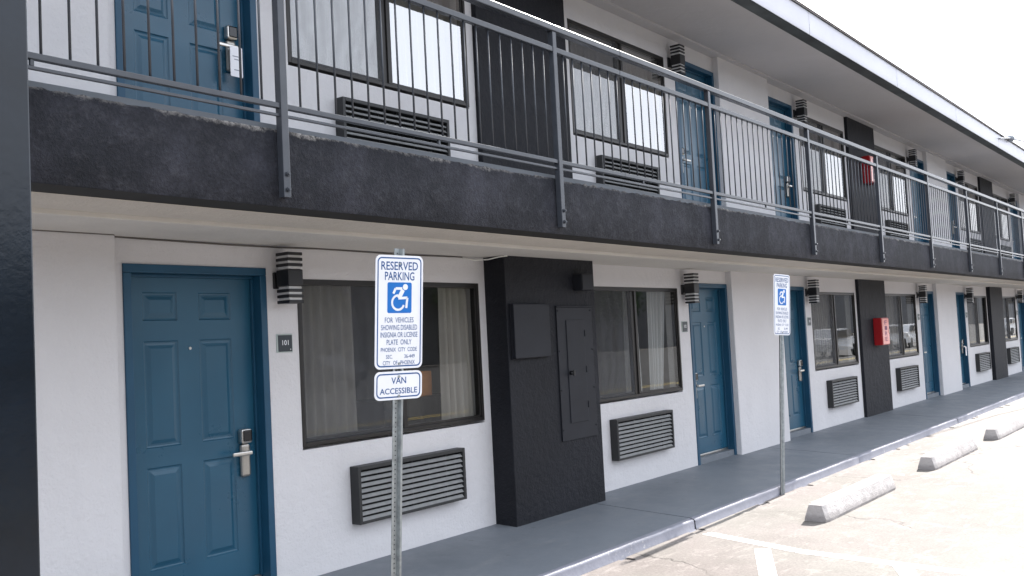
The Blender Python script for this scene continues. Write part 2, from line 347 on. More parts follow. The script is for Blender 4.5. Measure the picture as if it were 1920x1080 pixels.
# walkway: slopes from the wall to the curb, cut by joints
joints = [-6.8, -1.95, 2.75, 7.6, 11.88, 16.68, 21.5, 26.3, 31.1, 35.9, 40.7, 45.5]
CY, CZ = -1.274, -0.06
mb = MB(); xs = [XL] + joints + [XR]
def lerp(a, b, t): return a + (b-a)*t
cw = MB()
for a, b in zip(xs, xs[1:]):
    a2, b2 = a + .008, b - .008
    ya = CY + .055; za = lerp(0, CZ, ya/CY)
    sk = .10    # joints run a touch askew
    mb.face([(a2, .02, 0), (a2 - sk, ya, za), (b2 - sk, ya, za), (b2, .02, 0)])
    mb.face([(a2 - sk, ya, za), (a2, .02, 0), (a2, .02, -.03), (a2 - sk, ya, za - .03)]); mb.face([(b2, .02, 0), (b2 - sk, ya, za), (b2 - sk, ya, za - .03), (b2, .02, -.03)])
    # curb lip, rounded, chipped at the joints
    n = max(2, int((b - a) / .12)); prof = []
    for k in range(5): t = R(90*k/4); prof.append((CY + .022 - .022*math.sin(t), CZ - .022 + .022*math.cos(t)))
    prof = [(ya, za - .0005)] + prof + [(CY - .004, CZ - .085), (CY - .018, G - .01)]
    rows = []
    for k in range(n + 1):
        x = lerp(a2 - sk, b2 - sk, k / n); j = random.uniform(-1, 1) * .0028; j2 = random.uniform(-1, 1)*.0025
        end = .012 if k in (0, n) else 0
        rows.append([(x, y + (j if 0 < q < len(prof)-1 else 0) + (end if 0 < q < 7 else 0), z + (j2 - end*.6 if 0 < q < 6 else 0)) for q, (y, z) in enumerate(prof)])
    for A, B in zip(rows, rows[1:]):
        for q in range(len(prof) - 1): cw.face([A[q], A[q+1], B[q+1], B[q]], 0, True)
mb.box(XL, XR, CY + .03, .02, G - .02, -.095)
tag(mb.build('walkway', M['walkway']), kind='structure')
tag(cw.build('curb', M['curb'], weld=True), kind='structure')
# a broken gutter edge of old concrete at the foot of the curb
gut = MB(); x = 5.2; prev = None
while x < 40:
    y = CY - .05 - .03*random.random() - .02*math.sin(x*1.3)
    if prev and random.random() > .12: gut.face([(prev[0], CY - .012, G + .012), (prev[0], prev[1], G + .008), (x, y, G + .008), (x, CY - .012, G + .012)]); gut.face([(prev[0], prev[1], G + .008), (prev[0], prev[1] - .02, G - .003), (x, y - .02, G - .003), (x, y, G + .008)])
    prev = (x, y); x += .09 + .12*random.random()
tag(gut.build('gutter', M['lot']), kind='structure')
def strip(mb, a, b, w, z=G + .0015, n=1):
    a, b = Vector(a), Vector(b); d = (b - a).normalized(); s = Vector((-d.y, d.x)) * w / 2
    mb.face([(a.x - s.x, a.y - s.y, z), (b.x - s.x, b.y - s.y, z), (b.x + s.x, b.y + s.y, z), (a.x + s.x, a.y + s.y, z)])
ln = MB()
strip(ln, (7.40, -1.42), (7.08, -2.35), .11); strip(ln, (7.08, -2.354), (6.93, -3.4), .12); strip(ln, (6.93, -3.404), (6.86, -6.2), .12)
for k in range(3):
    a = Vector((7.13 - .10*k, -2.02 - 1.05*k)); strip(ln, (a.x - .1, a.y - .045), (a.x - 1.5, a.y - .72), .12, G + .0025)
tag(ln.build('parking_lines', M['line']), kind='structure')
ln = MB()
strip(ln, (11.05, -1.85), (10.55, -4.8), .11); strip(ln, (14.1, -1.9), (13.7, -5.2), .11)
yl = MB(); strip(yl, (-60, -10.2), (120, -10.2), .12); strip(yl, (-60, -10.5), (120, -10.5), .12); strip(yl, (-60, -7.9), (120, -7.9), .14)
tag(yl.build('street_lines', simple('yellow_line_paint', (.62, .46, .12), .7)), kind='structure')
tag(ln.build('faded_parking_lines', M['line_worn']), kind='structure')

# ------------------------------------------------------------------ motel building
bld = tag(empty('motel_building'), 'two-storey white stucco motel with blue doors, black columns and an open balcony', 'building')
ops1 = []
for i in bays:
    ops1 += [('d', Lx(i, DB - DW), Lx(i, DB), 0.0, DZ), ('w', Lx(i, WL), Lx(i, WR), WZ0, WZ1), ('w', Rx(i, WR), Rx(i, WL), WZ0, WZ1), ('d', Rx(i, DB), Rx(i, DB - DW), 0.0, DZ)]
ops1 = [o for o in ops1 if o[1] > XL + .1 and o[2] < XR - .1]
T = .16
def wall(name, z0, top):
    mb = MB(); cur = XL
    for k, x0, x1, a, b in sorted(ops1, key=lambda o: o[1]):
        mb.face([(cur, 0, z0), (x0, 0, z0), (x0, 0, z0+top), (cur, 0, z0+top)]); mb.face([(x0, T, z0), (cur, T, z0), (cur, T, z0+top), (x0, T, z0+top)])
        if a > 0: mb.face([(x0, 0, z0), (x1, 0, z0), (x1, 0, z0+a), (x0, 0, z0+a)]); mb.face([(x1, T, z0), (x0, T, z0), (x0, T, z0+a), (x1, T, z0+a)])
        mb.face([(x0, 0, z0+b), (x1, 0, z0+b), (x1, 0, z0+top), (x0, 0, z0+top)]); mb.face([(x1, T, z0+b), (x0, T, z0+b), (x0, T, z0+top), (x1, T, z0+top)])
        mb.face([(x0, 0, z0+a), (x0, T, z0+a), (x0, T, z0+b), (x0, 0, z0+b)]); mb.face([(x1, T, z0+a), (x1, 0, z0+a), (x1, 0, z0+b), (x1, T, z0+b)])
        mb.face([(x0, T, z0+b), (x1, T, z0+b), (x1, 0, z0+b), (x0, 0, z0+b)]); mb.face([(x0, 0, z0+a), (x1, 0, z0+a), (x1, T, z0+a), (x0, T, z0+a)])
        cur = x1
    mb.face([(cur, 0, z0), (XR, 0, z0), (XR, 0, z0+top), (cur, 0, z0+top)]); mb.face([(XR, T, z0), (cur, T, z0), (cur, T, z0+top), (XR, T, z0+top)])
    return mb.build(name, M['white'], bld)
wall('wall', -.02, WTOP1 + .05); wall('wall', Z2 - .02, WTOP2 + .05)
mb = MB(); mb.box(XL - .15, XL, 0, 8, G, 5.0); mb.box(XR, XR + .15, 0, 8, G, 5.0); mb.box(XL, XR, 7.85, 8, G, 5.0); mb.build('end_wall', M['white'], bld)
mb = MB()
for z in (0, Z2):
    mb.box(XL + .01, XR - .01, 3.6, 3.7, z, z + 2.3); mb.box(XL + .01, XR - .01, T + .01, 3.59, z + 2.31, z + 2.36)
    for i in range(-1, 6):
        for xx in (P0 + PER*i, P0 + PER*i + U):
            if XL < xx < XR: mb.box(xx - .05, xx + .05, T + .005, 3.595, z + .001, z + 2.305)
mb.build('room_wall', M['room'], bld)
mb = MB()
for z in (0, Z2): mb.box(XL + .01, XR - .01, T + .002, 3.59, z - .05, z)
mb.build('room_floor', M['room_floor'], bld)
# white pilasters between the paired doors
for i in range(-1, 6):
    for f, (z, top) in enumerate(((0, WTOP1 + .02), (Z2, WTOP2 + .03))):
        c = P0 + PER*i
        if c + .77 > XR or c - .77 < XL: continue
        x0, x1 = c - .771, c + (.690 if i == 0 else .771)
        mb = MB(); mb.bbox(x0, x1, -.077, .05, z - .03, z + top, .008); mb.build('pilaster', M['white'], bld)
# black columns between the paired windows
col_d = {0: .22, 1: .05, 2: .085, 3: .06, -1: .1, 4: .06}
for i in bays:
    for z, top, d in ((0, WTOP1 + .02, col_d[i]), (Z2, WTOP2 + .03, .05)):
        c = Lx(i, U)
        mb = MB(); mb.bbox(c - .70, c + .70 - (.03 if i == 0 else 0), -d, .05, z - .03, z + top, .007); mb.build('column', M['black'], bld)

# balcony slab, soffits
slab = empty('balcony_slab', parent=bld)
FT, FB = 2.664, 2.263
mb = MB(); dx = .035; xs = []
x = XL
while x < XR: xs.append(x); x += dx if 1.5 < x < 13 else .18
xs.append(XR)
zs = [FB, FB + .004, FB + .2, FT - .11, FT - .06, FT - .03, FT - .012, FT]
rows = []
for x in xs:
    j = random.uniform(-1, 1); s = .5 + .5*math.sin(x*.9 + 1.7*math.sin(x*.37)); amp = .010*s + .002
    r_ = []
    for q, z in enumerate(zs):
        w = max(0, (q - 3) / 4)
        r_.append((x, FY + (.004 if q == 0 else 0) + w*w*(.010 + amp*random.uniform(0, 1.2)), z + (w*w*amp*random.uniform(-1.2, .5))))
    r_.append((x, FY + .05, FT - .004 + amp*.3*j)); rows.append(r_)
for A, B in zip(rows, rows[1:]):
    for q in range(len(A) - 1): mb.face([A[q], B[q], B[q+1], A[q+1]], 0, q < 4)
mb.build('fascia', M['fascia'], slab, weld=True)
mb = MB(); mb.box(XL, XR, -1.055, T, WTOP1 + .07, 2.60); mb.box(XL, XR, FY + .03, -1.056, FB + .02, FT - .02); mb.build('slab_core', M['soffit'], slab)
mb = MB(); mb.box(XL, XR, FY + .006, -1.055, FB + .001, FB + .012); mb.build('fascia_underside', M['fascia_under'], slab)
mb = MB(); mb.bbox(XL, XR, -1.054, -.645, FB - .002, FB + .05, .004); mb.build('soffit_board', M['soffit_tan'], slab)
mb = MB(); mb.bbox(XL, XR, -.644, -.001, WTOP1, WTOP1 + .072, .006); mb.build('soffit', M['soffit'], slab)
mb = MB(); mb.bbox(XL, XR, FY + .035, -.0015, FT - .02, FT + .032, .006); mb.build('deck', M['walkway'], slab)

# roof
roof = empty('roof', parent=bld)
EY = -1.30; RS = 4.880; RW = 4.945
mb = MB(); yo = EY + .16
mb.face([(XL, T, RW), (XR, T, RW), (XR, 0, RW), (XL, 0, RW)]); mb.face([(XL, 0, RW), (XR, 0, RW), (XR, yo, RS), (XL, yo, RS)])
mb.face([(XL, yo, RS), (XR, yo, RS), (XR, yo, RS + .08), (XL, yo, RS + .08)]); mb.face([(XL, yo, RS + .08), (XR, yo, RS + .08), (XR, T, RW + .08), (XL, T, RW + .08)])
mb.bbox(XL, XR, -.14, -.002, RW - .030, RW - .004, .004); mb.build('roof_soffit', M['roof_soffit'], roof)
mb = MB(); mb.box(XL, XR, EY + .012, EY + .159, RS - .003, RS + .06); mb.build('drip_edge', M['roof_dark'], roof)
xs = [11.02 - .04 + 3.44*k for k in range(-6, 13)]; xs = [XL] + [x for x in xs if XL < x < XR] + [XR]
mb = MB()
for a, b in zip(xs, xs[1:]):
    n = 10; rows = []
    for k in range(n + 1):
        x = lerp(a + .004, b - .004, k/n); w = .006*math.sin(math.pi*k/n) * random.uniform(.2, 1)
        rows.append([(x, EY + .004, RS + .0), (x, EY, RS + .012), (x, EY + w, RS + .09), (x, EY + w*1.2, RS + .18), (x, EY + .004, RS + .275)])
    for A, B in zip(rows, rows[1:]):
        for q in range(4): mb.face([A[q], B[q], B[q+1], A[q+1]], 0, True)
mb.build('roof_fascia', M['roof_metal'], roof, weld=True)
mb = MB()
for x in xs[1:-1]: mb.box(x - .0035, x + .0035, EY + .006, EY + .03, RS + .002, RS + .27)
mb.box(XL, XR, EY - .004, EY + .03, RS + .277, RS + .286); mb.build('fascia_joint', M['roof_dark'], roof)
mb = MB()
for a, b in zip(xs, xs[1:]): mb.bbox(a + .002, b - .002, EY - .014, EY + .12, RS + .287, RS + .312, .005)
mb.build('coping', M['roof_metal'], roof)
mb = MB(); mb.box(XL, XR, EY + .03, 8.0, RW + .09, RS + .27); mb.build('roof_deck', M['roof_top'], roof)

# ------------------------------------------------------------------ doors (leaf + frame, lock on the window side)
def make_door():
    dr_w0, dr_w1, z0, z1, yd = .055, DW - .055, .095, 2.022, .085
    mb = MB()
    cols = [(.175, .41), (.56, .80)]; rws = [(.272, .875), (.99, 1.628), (1.75, 1.922)]
    gx = sorted({dr_w0, dr_w1, *[v for c in cols for v in c]}); gz = sorted({z0, z1, *[v for r in rws for v in r]})
    for a, b in zip(gx, gx[1:]):
        for c, d in zip(gz, gz[1:]):
            if (a, b) in cols and (c, d) in rws:
                rings = [(0, 0), (.006, .007), (.014, .009), (.026, .007), (.046, -.001), (.05, -.001)]
                for (i0, h0), (i1, h1) in zip(rings, rings[1:]):
                    o = [(a+i0, yd+h0, c+i0), (b-i0, yd+h0, c+i0), (b-i0, yd+h0, d-i0), (a+i0, yd+h0, d-i0)]
                    n = [(a+i1, yd+h1, c+i1), (b-i1, yd+h1, c+i1), (b-i1, yd+h1, d-i1), (a+i1, yd+h1, d-i1)]
                    for k in range(4): mb.face([o[k], o[(k+1) % 4], n[(k+1) % 4], n[k]])
                i1, h1 = rings[-1]; mb.face([(a+i1, yd+h1, c+i1), (b-i1, yd+h1, c+i1), (b-i1, yd+h1, d-i1), (a+i1, yd+h1, d-i1)])
            else: mb.face([(a, yd, c), (b, yd, c), (b, yd, d), (a, yd, d)])
    mb.box(dr_w0, dr_w1, yd + .0005, yd + .042, z0, z1, 0, '-y')
    door = mb.build('door', M['door'], bld)
    mb = MB(); e = .051
    mb.bbox(0, e, -.012, T, -.01, DZ - e, .004); mb.bbox(DW - e, DW, -.012, T, -.01, DZ - e, .004); mb.bbox(0, DW, -.012, T, DZ - e + .0005, DZ, .004)
    mb.bbox(e + .0005, e + .016, .062, .083, .09, DZ - e - .02, .002); mb.bbox(DW - e - .016, DW - e - .0005, .062, .083, .09, DZ - e - .02, .002); mb.bbox(e + .0005, DW - e - .0005, .062, .083, DZ - e - .018, DZ - e - .0005, .002)
    mb.build('door_frame', M['door_frame'], door)
    mb = MB(); mb.bbox(e + .001, DW - e - .001, .075, T, .068, .092, .005); mb.build('threshold', M['steel'], door)
    mb = MB(); mb.bbox(e + .001, DW - e - .001, .002, T, -.015, .066, .004); mb.build('door_step', M['walkway'], door)
    lx = .872 - .012
    mb = MB(); mb.bbox(lx - .036, lx + .036, yd - .034, yd - .001, .735, .945, .016); mb.build('lock_plate', M['plate_grey'], door)
    mb = MB(); mb.bbox(lx - .042, lx + .042, yd - .05, yd - .001, .948, 1.042, .014); rd = mb.build('card_reader', [M['steel']], door)
    mb = MB(); mb.bbox(lx - .032, lx + .032, yd - .054, yd - .0495, .963, 1.034, .006); mb.build('card_slot', M['black_plastic'], door)
    mb = MB(); mb.tube([(lx, yd - .03, .89), (lx, yd - .07, .89)], .014, 12); mb.bbox(lx - .135, lx + .016, yd - .082, yd - .066, .876, .902, .007); mb.build('handle', M['steel'], door)
    mb = MB(); mb.tube([(.49, yd + .0, 1.576), (.49, yd - .006, 1.576)], .009, 12); mb.build('peephole', M['steel'], door)
    return door
door0 = make_door()
# ------------------------------------------------------------------ windows (slider; insect screen over the left pane)
def make_window(glass):
    W, H = WR - WL, WZ1 - WZ0; e = .027; y0, y1 = -.006, .07
    mb = MB()
    mb.bbox(0, e, y0, y1, 0, H, .003); mb.bbox(W - e, W, y0, y1, 0, H, .003); mb.bbox(e, W - e, y0, y1, 0, e, .003); mb.bbox(e, W - e, y0, y1, H - e - .012, H, .003)
    m0, m1 = W*.5 - .045, W*.5 + .045
    mb.bbox(m0, m1, .012, .06, e, H - e - .012, .003); mb.bbox(m1 - .03, m1 + .012, .0, .0115, e + .002, H - e - .014, .002)
    mb.bbox(e, e + .03, .02, .055, e, H - e - .012, .002); mb.bbox(W - e - .016, W - e, .006, .03, e, H - e - .012, .002)
    mb.bbox(e, m0, .02, .055, e, e + .028, .002); mb.bbox(m1, W - e, .006, .03, e, e + .020, .002)
    w = mb.build('window', M['bronze'], bld)
    p = MB(); p.box(e + .02, m0 + .01, .036, .040, e, H - e - .01); p.box(m1 - .01, W - e - .002, .014, .018, e, H - e - .01); p.build('pane', glass, w)
    s = MB(); s.face([(e + .001, .014, e), (m0 - .001, .014, e), (m0 - .001, .014, H - e - .012), (e + .001, .014, H - e - .012)]); s.build('insect_screen', M['screen'], w)
    return w
win0 = make_window(M['glass']); win1 = make_window(M['glass_upper'])
first_d = first_w = True
for k, x0, x1, a, b in sorted(ops1, key=lambda o: (abs(o[1] - 3), o[1])):
    for z in (0, Z2):
        if k == 'd':
            ph = (x0 - P0) % PER; mirror = ph > U
            loc = (x1 if mirror else x0, 0, z); sx = -1 if mirror else 1
            if first_d: door0.location = loc; door0.scale = (sx, 1, 1); first_d = False
            else: copy_tree(door0, bld, loc, sx)
        else:
            loc = (x0, 0, z + WZ0)
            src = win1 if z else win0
            if src.get('used'): copy_tree(src, bld, loc)
            else: src.location = loc; src['used'] = 1

# ------------------------------------------------------------------ air-conditioner grilles
def make_ac():
    root = empty('air_conditioner_grille'); W, H, D, e = 1.16, .405, .087, .028
    mb = MB(); mb.bbox(0, e, -D, .0, 0, H, .004); mb.bbox(W - e, W, -D, .0, 0, H, .004); mb.bbox(e, W - e, -D, .0, 0, e*.7, .003); mb.bbox(e, W - e, -D, .0, H - e, H, .003)
    mb.box(e, W - e, -.012, -.002, e*.7, H - e, 1)
    mb.build('casing', [M['ac_case'], M['ac_dark']], root)
    n = 9; p = (H - e*1.7) / n; z = e*.7
    mb = MB()
    for k in range(n):
        a = z + p*k + .002; t = .003
        mb.face([(e, -D + .006, a), (W - e, -D + .006, a), (W - e, -D + .028, a + p*.52), (e, -D + .028, a + p*.52)])
        mb.face([(e, -D + .009, a - .003), (W - e, -D + .009, a - .003), (W - e, -D + .006, a), (e, -D + .006, a)])
        mb.face([(e, -D + .031, a + p*.52 - .003), (W - e, -D + .031, a + p*.52 - .003), (W - e, -D + .009, a - .003), (e, -D + .009, a - .003)])
        for xx in (.33, .5, .66, .83): mb.box(W*xx - .003, W*xx + .003, -D + .030, -D + .05, a + p*.45, a + p*1.0, 1)
    mb.build('louvre_panel', [M['ac_louvre'], M['ac_case']], root)
    return root
ac0 = make_ac(); ac_first = True
# ------------------------------------------------------------------ wall lamps
def make_lamp():
    root = empty('wall_lamp'); r = .062; cy = -.112
    mb = MB(); mb.bbox(-.055, .055, -.022, 0, .105, .215, .006); mb.box(-.03, .03, cy + .02, -.02, .13, .19); mb.build('mount_plate', M['lamp_black'], root)
    mb = MB(); mb.bbox(-r, r, cy - r, cy + r, .115, .225, .006); mb.build('lamp_body', M['lamp_black'], root)
    for z0, s in ((.226, 1), (.114, -1)):
        mb = MB(); zz = z0
        lo, hi = sorted((z0, z0 + s*.112)); mb.bbox(-r + .008, r - .008, cy - r + .008, cy + r - .008, lo, hi, .006, 1)
        for k in range(3):
            a = z0 + s*(.018 + .037*k); b_ = a + s*.021; lo, hi = sorted((a, b_)); mb.bbox(-r, r, cy - r, cy + r, lo, hi, .003, 0)
        mb.build('lamp_shade', [M['lamp_black'], M['lamp_glass']], root)
    return root
lamp0 = make_lamp(); lamp_first = True
# ------------------------------------------------------------------ lettering
def text_faces(mb, txt, cx, cz, h, y, width=None, mi=0, yback=.0006):
    cu = bpy.data.curves.new('lettering', 'FONT'); cu.body = txt; cu.align_x = 'CENTER'; cu.size = 1; cu.resolution_u = 3; cu.extrude = 0; cu.offset = (.010 if h > .03 else .002)
    o = bpy.data.objects.new('lettering', cu); COL.objects.link(o)
    dg = bpy.context.evaluated_depsgraph_get(); me = bpy.data.meshes.new_from_object(o.evaluated_get(dg))
    xs = [v.co.x for v in me.vertices]; zs = [v.co.y for v in me.vertices]
    s = h / .73; sxx = s
    if width: sxx = width / (max(xs) - min(xs))
    mx = (max(xs) + min(xs)) / 2
    for p in me.polygons: mb.face([(cx + (me.vertices[i].co.x - mx)*sxx, y, cz + me.vertices[i].co.y*s) for i in p.vertices], mi)
    bpy.data.objects.remove(o); bpy.data.curves.remove(cu); bpy.data.meshes.remove(me)
def make_plate(num):
    root = empty('room_number_sign')
    mb = MB(); mb.bbox(-.067, .067, -.008, 0, -.062, .062, .003); mb.build('back_plate', M['plate_edge'], root)
    mb = MB(); mb.bbox(-.056, .06, -.012, -.0085, -.056, .054, .002); mb.build('face_plate', M['plate_dark'], root)
    mb = MB(); text_faces(mb, num, .002, -.012, .034, -.0128); mb.tube([(.044, -.0122, -.042), (.044, -.0132, -.042)], .004, 8); mb.build('digits', M['sign_white'], root)
    return root
ords = ['first', 'second', 'third', 'fourth', 'fifth', 'sixth', 'seventh']
cols_lbl = ['nearest', 'second', 'third']
room = 0
lampn = {0: 0, 1: 0}; acn = {0: 0, 1: 0}
for i in range(0, 3):
    for side in (0, 1):
        sg = 1 if side == 0 else -1
        def X(o): return Lx(i, o) if side == 0 else Rx(i, o)
        for f, z in ((0, 0), (1, Z2)):
            n = i*2 + side
            lx = X(1.905)
            if lx < 31.2:
                if lamp_first: L = lamp0; lamp_first = False
                else: L = copy_tree(lamp0)
                L.location = (lx, 0, z + 1.84 - (.02 if f else 0))
                tag(L, 'black ringed wall lamp beside the %s %s blue door counting from the left' % (ords[n], 'ground-floor' if f == 0 else 'balcony'), 'wall lamp', 'ringed wall lamps beside the doors')
            ax = X(2.469) if side == 0 else X(2.469) - 1.16
            if ax < 31:
                if ac_first: A = ac0; ac_first = False
                else: A = copy_tree(ac0)
                A.location = (ax, 0, z + .285)
                tag(A, ('dark louvred air-conditioner grille below the %s ground-floor window from the left' if f == 0 else 'dark louvred grille behind the railing under the %s balcony window from the left') % ords[n], 'air-conditioner grille', 'air-conditioner grilles under the windows')
            if f == 0:
                px = X(1.928)
                if px < 31:
                    Pn = make_plate(str(101 + n)); Pn.location = (px, 0, 1.582)
                    tag(Pn, 'small dark room sign reading 101 beside the nearest ground-floor blue door' if n == 0 else 'small dark room number sign beside the %s ground-floor blue door from the left' % ords[n], 'room sign', 'room number signs')

# ------------------------------------------------------------------ curtains and what shows inside room 101
def curtain(x0, x1, z0, z1, mat, label, y=.115, fold=.085, amp=.028, flare=0.0):
    mb = MB(); n = max(6, int((x1 - x0) / .012)); rows = []
    ph = random.uniform(0, 6)
    for k in range(n + 1):
        t = k / n; x = x0 + (x1 - x0)*t; a = math.sin(ph + (x - x0)/fold*2*math.pi + .8*math.sin((x - x0)*9)); rows.append([(x + flare*t*q, y + amp*a*(.7 + .3*q) + .02*math.sin(3*t + q), z1 + (z0 - z1)*q) for q in (0, .3, .6, 1)])
    for A, B in zip(rows, rows[1:]):
        for q in range(3): mb.face([A[q+1], B[q+1], B[q], A[q]], 0, True)
    return tag(mb.build('curtain', mat, weld=True), label, 'curtain', 'curtains behind the windows')
cz0, cz1 = .76, 2.05
curtain(Lx(0, WL) + .03, 4.98, cz0, cz1, M['curtain'], 'grey curtain drawn to the left behind the nearest ground-floor window')
curtain(5.95, 6.28, cz0, cz1, M['curtain'], 'pale curtain bunched at the right end of the nearest ground-floor window', amp=.035)
curtain(8.84, 9.12, cz0, cz1, M['sheer'], 'white sheer curtain hanging straight behind the second ground-floor window')
curtain(9.36, 9.74, cz0, cz1, M['sheer'], 'sheer curtain pulled aside at the right of the second ground-floor window', flare=-.22)
for n, (i, sd) in enumerate([(1, 0), (1, 1), (2, 0), (2, 1)]):
    x0 = Lx(i, WL) if sd == 0 else Rx(i, WR)
    curtain(x0 + .04, x0 + (1.0 if n != 1 else .9), cz0, cz1, M['curtain'], 'drawn grey curtain behind the %s ground-floor window from the left' % ords[n+2])
for n in range(6):
    i, sd = divmod(n, 2); x0 = Lx(i, WL) if sd == 0 else Rx(i, WR)
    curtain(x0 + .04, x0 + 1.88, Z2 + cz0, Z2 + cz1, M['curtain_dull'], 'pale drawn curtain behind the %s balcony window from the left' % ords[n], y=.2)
t = tag(empty('bedside_cabinet', (5.90, .42, 0)), 'orange wooden cabinet seen inside the nearest ground-floor room', 'cabinet')
mb = MB(); mb.bbox(-.115, .095, -.13, .1, 1.105, 1.31, .008); mb.build('cabinet_top', M['wood'], t); mb = MB(); mb.bbox(-.5, .35, -.16, .25, 0, 1.104, .01); mb.build('cabinet_body', M['black_plastic'], t)

# ------------------------------------------------------------------ fittings on the nearest black column
cyf = -.22
t = tag(empty('meter_cover', (6.43, cyf, 1.37)), 'square flat dark cover plate on the left of the nearest black column', 'cover plate')
mb = MB(); mb.bbox(0, .51, -.045, 0, 0, .456, .004); mb.build('cover', M['panel'], t); mb = MB(); mb.bbox(-.008, .518, -.012, -.0005, -.008, .464, .002); mb.build('rim', M['black'], t)
t = tag(empty('electrical_panel', (7.095, cyf, .607)), 'tall dark electrical panel with a narrow hatch and knob on the nearest black column', 'electrical panel')
mb = MB(); mb.bbox(0, .57, -.013, 0, 0, 1.19, .003); mb.bbox(-.008, .578, -.022, -.0005, 1.191, 1.203, .003)
for xx in (.02, .55):
    for zz in (.1, .45, .8, 1.16): mb.tube([(xx, -.0125, zz), (xx, -.019, zz)], .008, 8)
mb.build('cover', M['panel'], t)
mb = MB(); mb.bbox(.135, .425, -.020, -.0135, .15, 1.075, .003); h = mb.build('hatch', M['panel'], t)
mb = MB()
for zz in (.3, .62, .95): mb.tube([(.427, -.020, zz - .03), (.427, -.020, zz + .03)], .006, 8)
mb.build('hinge', M['black'], h)
mb = MB(); mb.tube([(.165, -.02, .60), (.165, -.05, .60)], [.02, .016], 12); mb.bbox(.15, .18, -.066, -.05, .575, .625, .004); mb.build('knob', M['black_plastic'], h)
t = tag(empty('junction_box', (7.40, cyf, 1.95)), 'small dark square box near the top of the nearest black column', 'junction box')
mb = MB(); mb.bbox(0, .19, -.10, 0, 0, .15, .005); mb.build('housing', M['panel'], t); mb = MB(); mb.bbox(.005, .185, -.106, -.1005, .005, .145, .003); mb.build('lid', M['panel'], t)

# ------------------------------------------------------------------ fire-extinguisher cabinets
def make_cab():
    r = empty('fire_extinguisher_cabinet'); W, H, D = .37, .455, .135
    mb = MB(); mb.bbox(0, W, -D, 0, 0, H, .006); mb.build('cabinet_body', M['red'], r)
    mb = MB(); mb.bbox(.012, W - .012, -D - .014, -D - .0005, .012, H - .012, .005); d = mb.build('door', M['red_front'], r)
    mb = MB(); mb.bbox(W - .04, W - .02, -D - .028, -D - .0145, .2, .26, .003); mb.build('handle', M['steel'], d)
    mb = MB()
    for k, ch in enumerate('FIRE'): text_faces(mb, ch, W*.5, H - .115 - .092*k, .072, -D - .0152, .13)
    mb.build('lettering', M['red_ink'], d)
    return r
c0 = make_cab(); c0.location = (16.58, -.051, 1.135)
tag(c0, 'red fire extinguisher cabinet on the second black column at ground floor', 'extinguisher cabinet', 'red extinguisher cabinets')
c1 = copy_tree(c0); c1.location = (16.58, -.051, 3.87); tag(c1, 'red extinguisher cabinet seen through the balcony railing upstairs', 'extinguisher cabinet', 'red extinguisher cabinets')

# ------------------------------------------------------------------ do-not-disturb cards on two handles
def hanger(x, z, label, first=None):
    if first: r = copy_tree(first)
    else:
        r = empty('door_hanger'); mb = MB(); mb.poly_prism(rrect(-.048, .048, -.185, .015, .008, 3), -.0015, 0); mb.build('card', M['card'], r)
        mb = MB()
        for zz, w in ((-.05, .03), (-.07, .018), (-.14, .02)): mb.box(-w, w, -.0023, -.0016, zz - .003, zz + .003)
        mb.build('print', M['ink'], r)
    r.location = (x, -.005, z); tag(r, label, 'door hanger', 'white cards hung on door handles'); return r
h0 = hanger(P0 + .772 + .872 - .024, Z2 + .872, 'white hanger card on the handle of the nearest balcony door')
hanger(Lx(2, .772) + .872 - .006, .872, 'white hanger card on the handle of the fifth ground-floor door', h0)

# ------------------------------------------------------------------ balcony railing
rail = tag(empty('balcony_railing', (0, RY, 0)), 'dark grey metal balcony railing with thin balusters along the upper walkway', 'railing')
px = [3.215 + 2.481*k for k in range(-4, 18)]
SPEC = dict(zb=2.306, zt=3.722)
def bar(name, z0, z1, w, x0=XL, x1=XR, b=.004):
    mb = MB(); cuts = [x0] + [p + .9 for p in px[1::4] if x0 < p + .9 < x1] + [x1]
    for a, c in zip(cuts, cuts[1:]): mb.bbox(a + .0008, c - .0008, -w/2, w/2, z0, z1, b)
    return mb.build(name, M['rail'], rail)
bar('top_rail', 3.7225, 3.772, .06, b=.006); bar('middle_rail', 3.573, 3.613, .036); bar('bottom_rail', 2.764, 2.792, .028, b=.003); bar('toe_rail', 2.722, 2.737, .016, b=.002)
mb = MB(); mb.bbox(-.0225, .0225, -.0225, .0225, SPEC['zb'], SPEC['zt'], .003); post_me = None
for n, x in enumerate(px):
    if post_me is None: o = mb.build('post', M['rail'], rail); post_me = o.data
    else: o = bpy.data.objects.new('post', post_me); COL.objects.link(o); o.parent = rail
    o.location = (x, 0, 0)
    if n == 0:
        bb = MB()
        for zz in (2.345, 2.425): bb.tube([(0.002, -.0215, zz), (0.002, -.034, zz)], .013, 6, smooth=False); bb.tube([(0.002, -.033, zz), (0.002, -.042, zz)], .007, 8)
        b0 = bb.build('bolt', M['rail'], o); bolt_me = b0.data
    else:
        b = bpy.data.objects.new('bolt', bolt_me); COL.objects.link(b); b.parent = o
mb = MB(); mb.bbox(-.008, .008, -.008, .008, 2.7375, 2.7635, .001); sp_me = None
for x in px[:-1]:
    x += 1.2
    if sp_me is None: o = mb.build('spacer', M['rail'], rail); sp_me = o.data
    else: o = bpy.data.objects.new('spacer', sp_me); COL.objects.link(o); o.parent = rail
    o.location = (x, 0, 0)
bx = [p + 2.481*k/20 for p in px[:-1] for k in range(1, 20)]
near = [x for x in bx if x > 1.75][:100]; rest = [x for x in bx if x not in near]
mb = MB(); mb.tube([(0, 0, 2.791), (0, 0, 3.574)], .0062, 8); bal_me = None
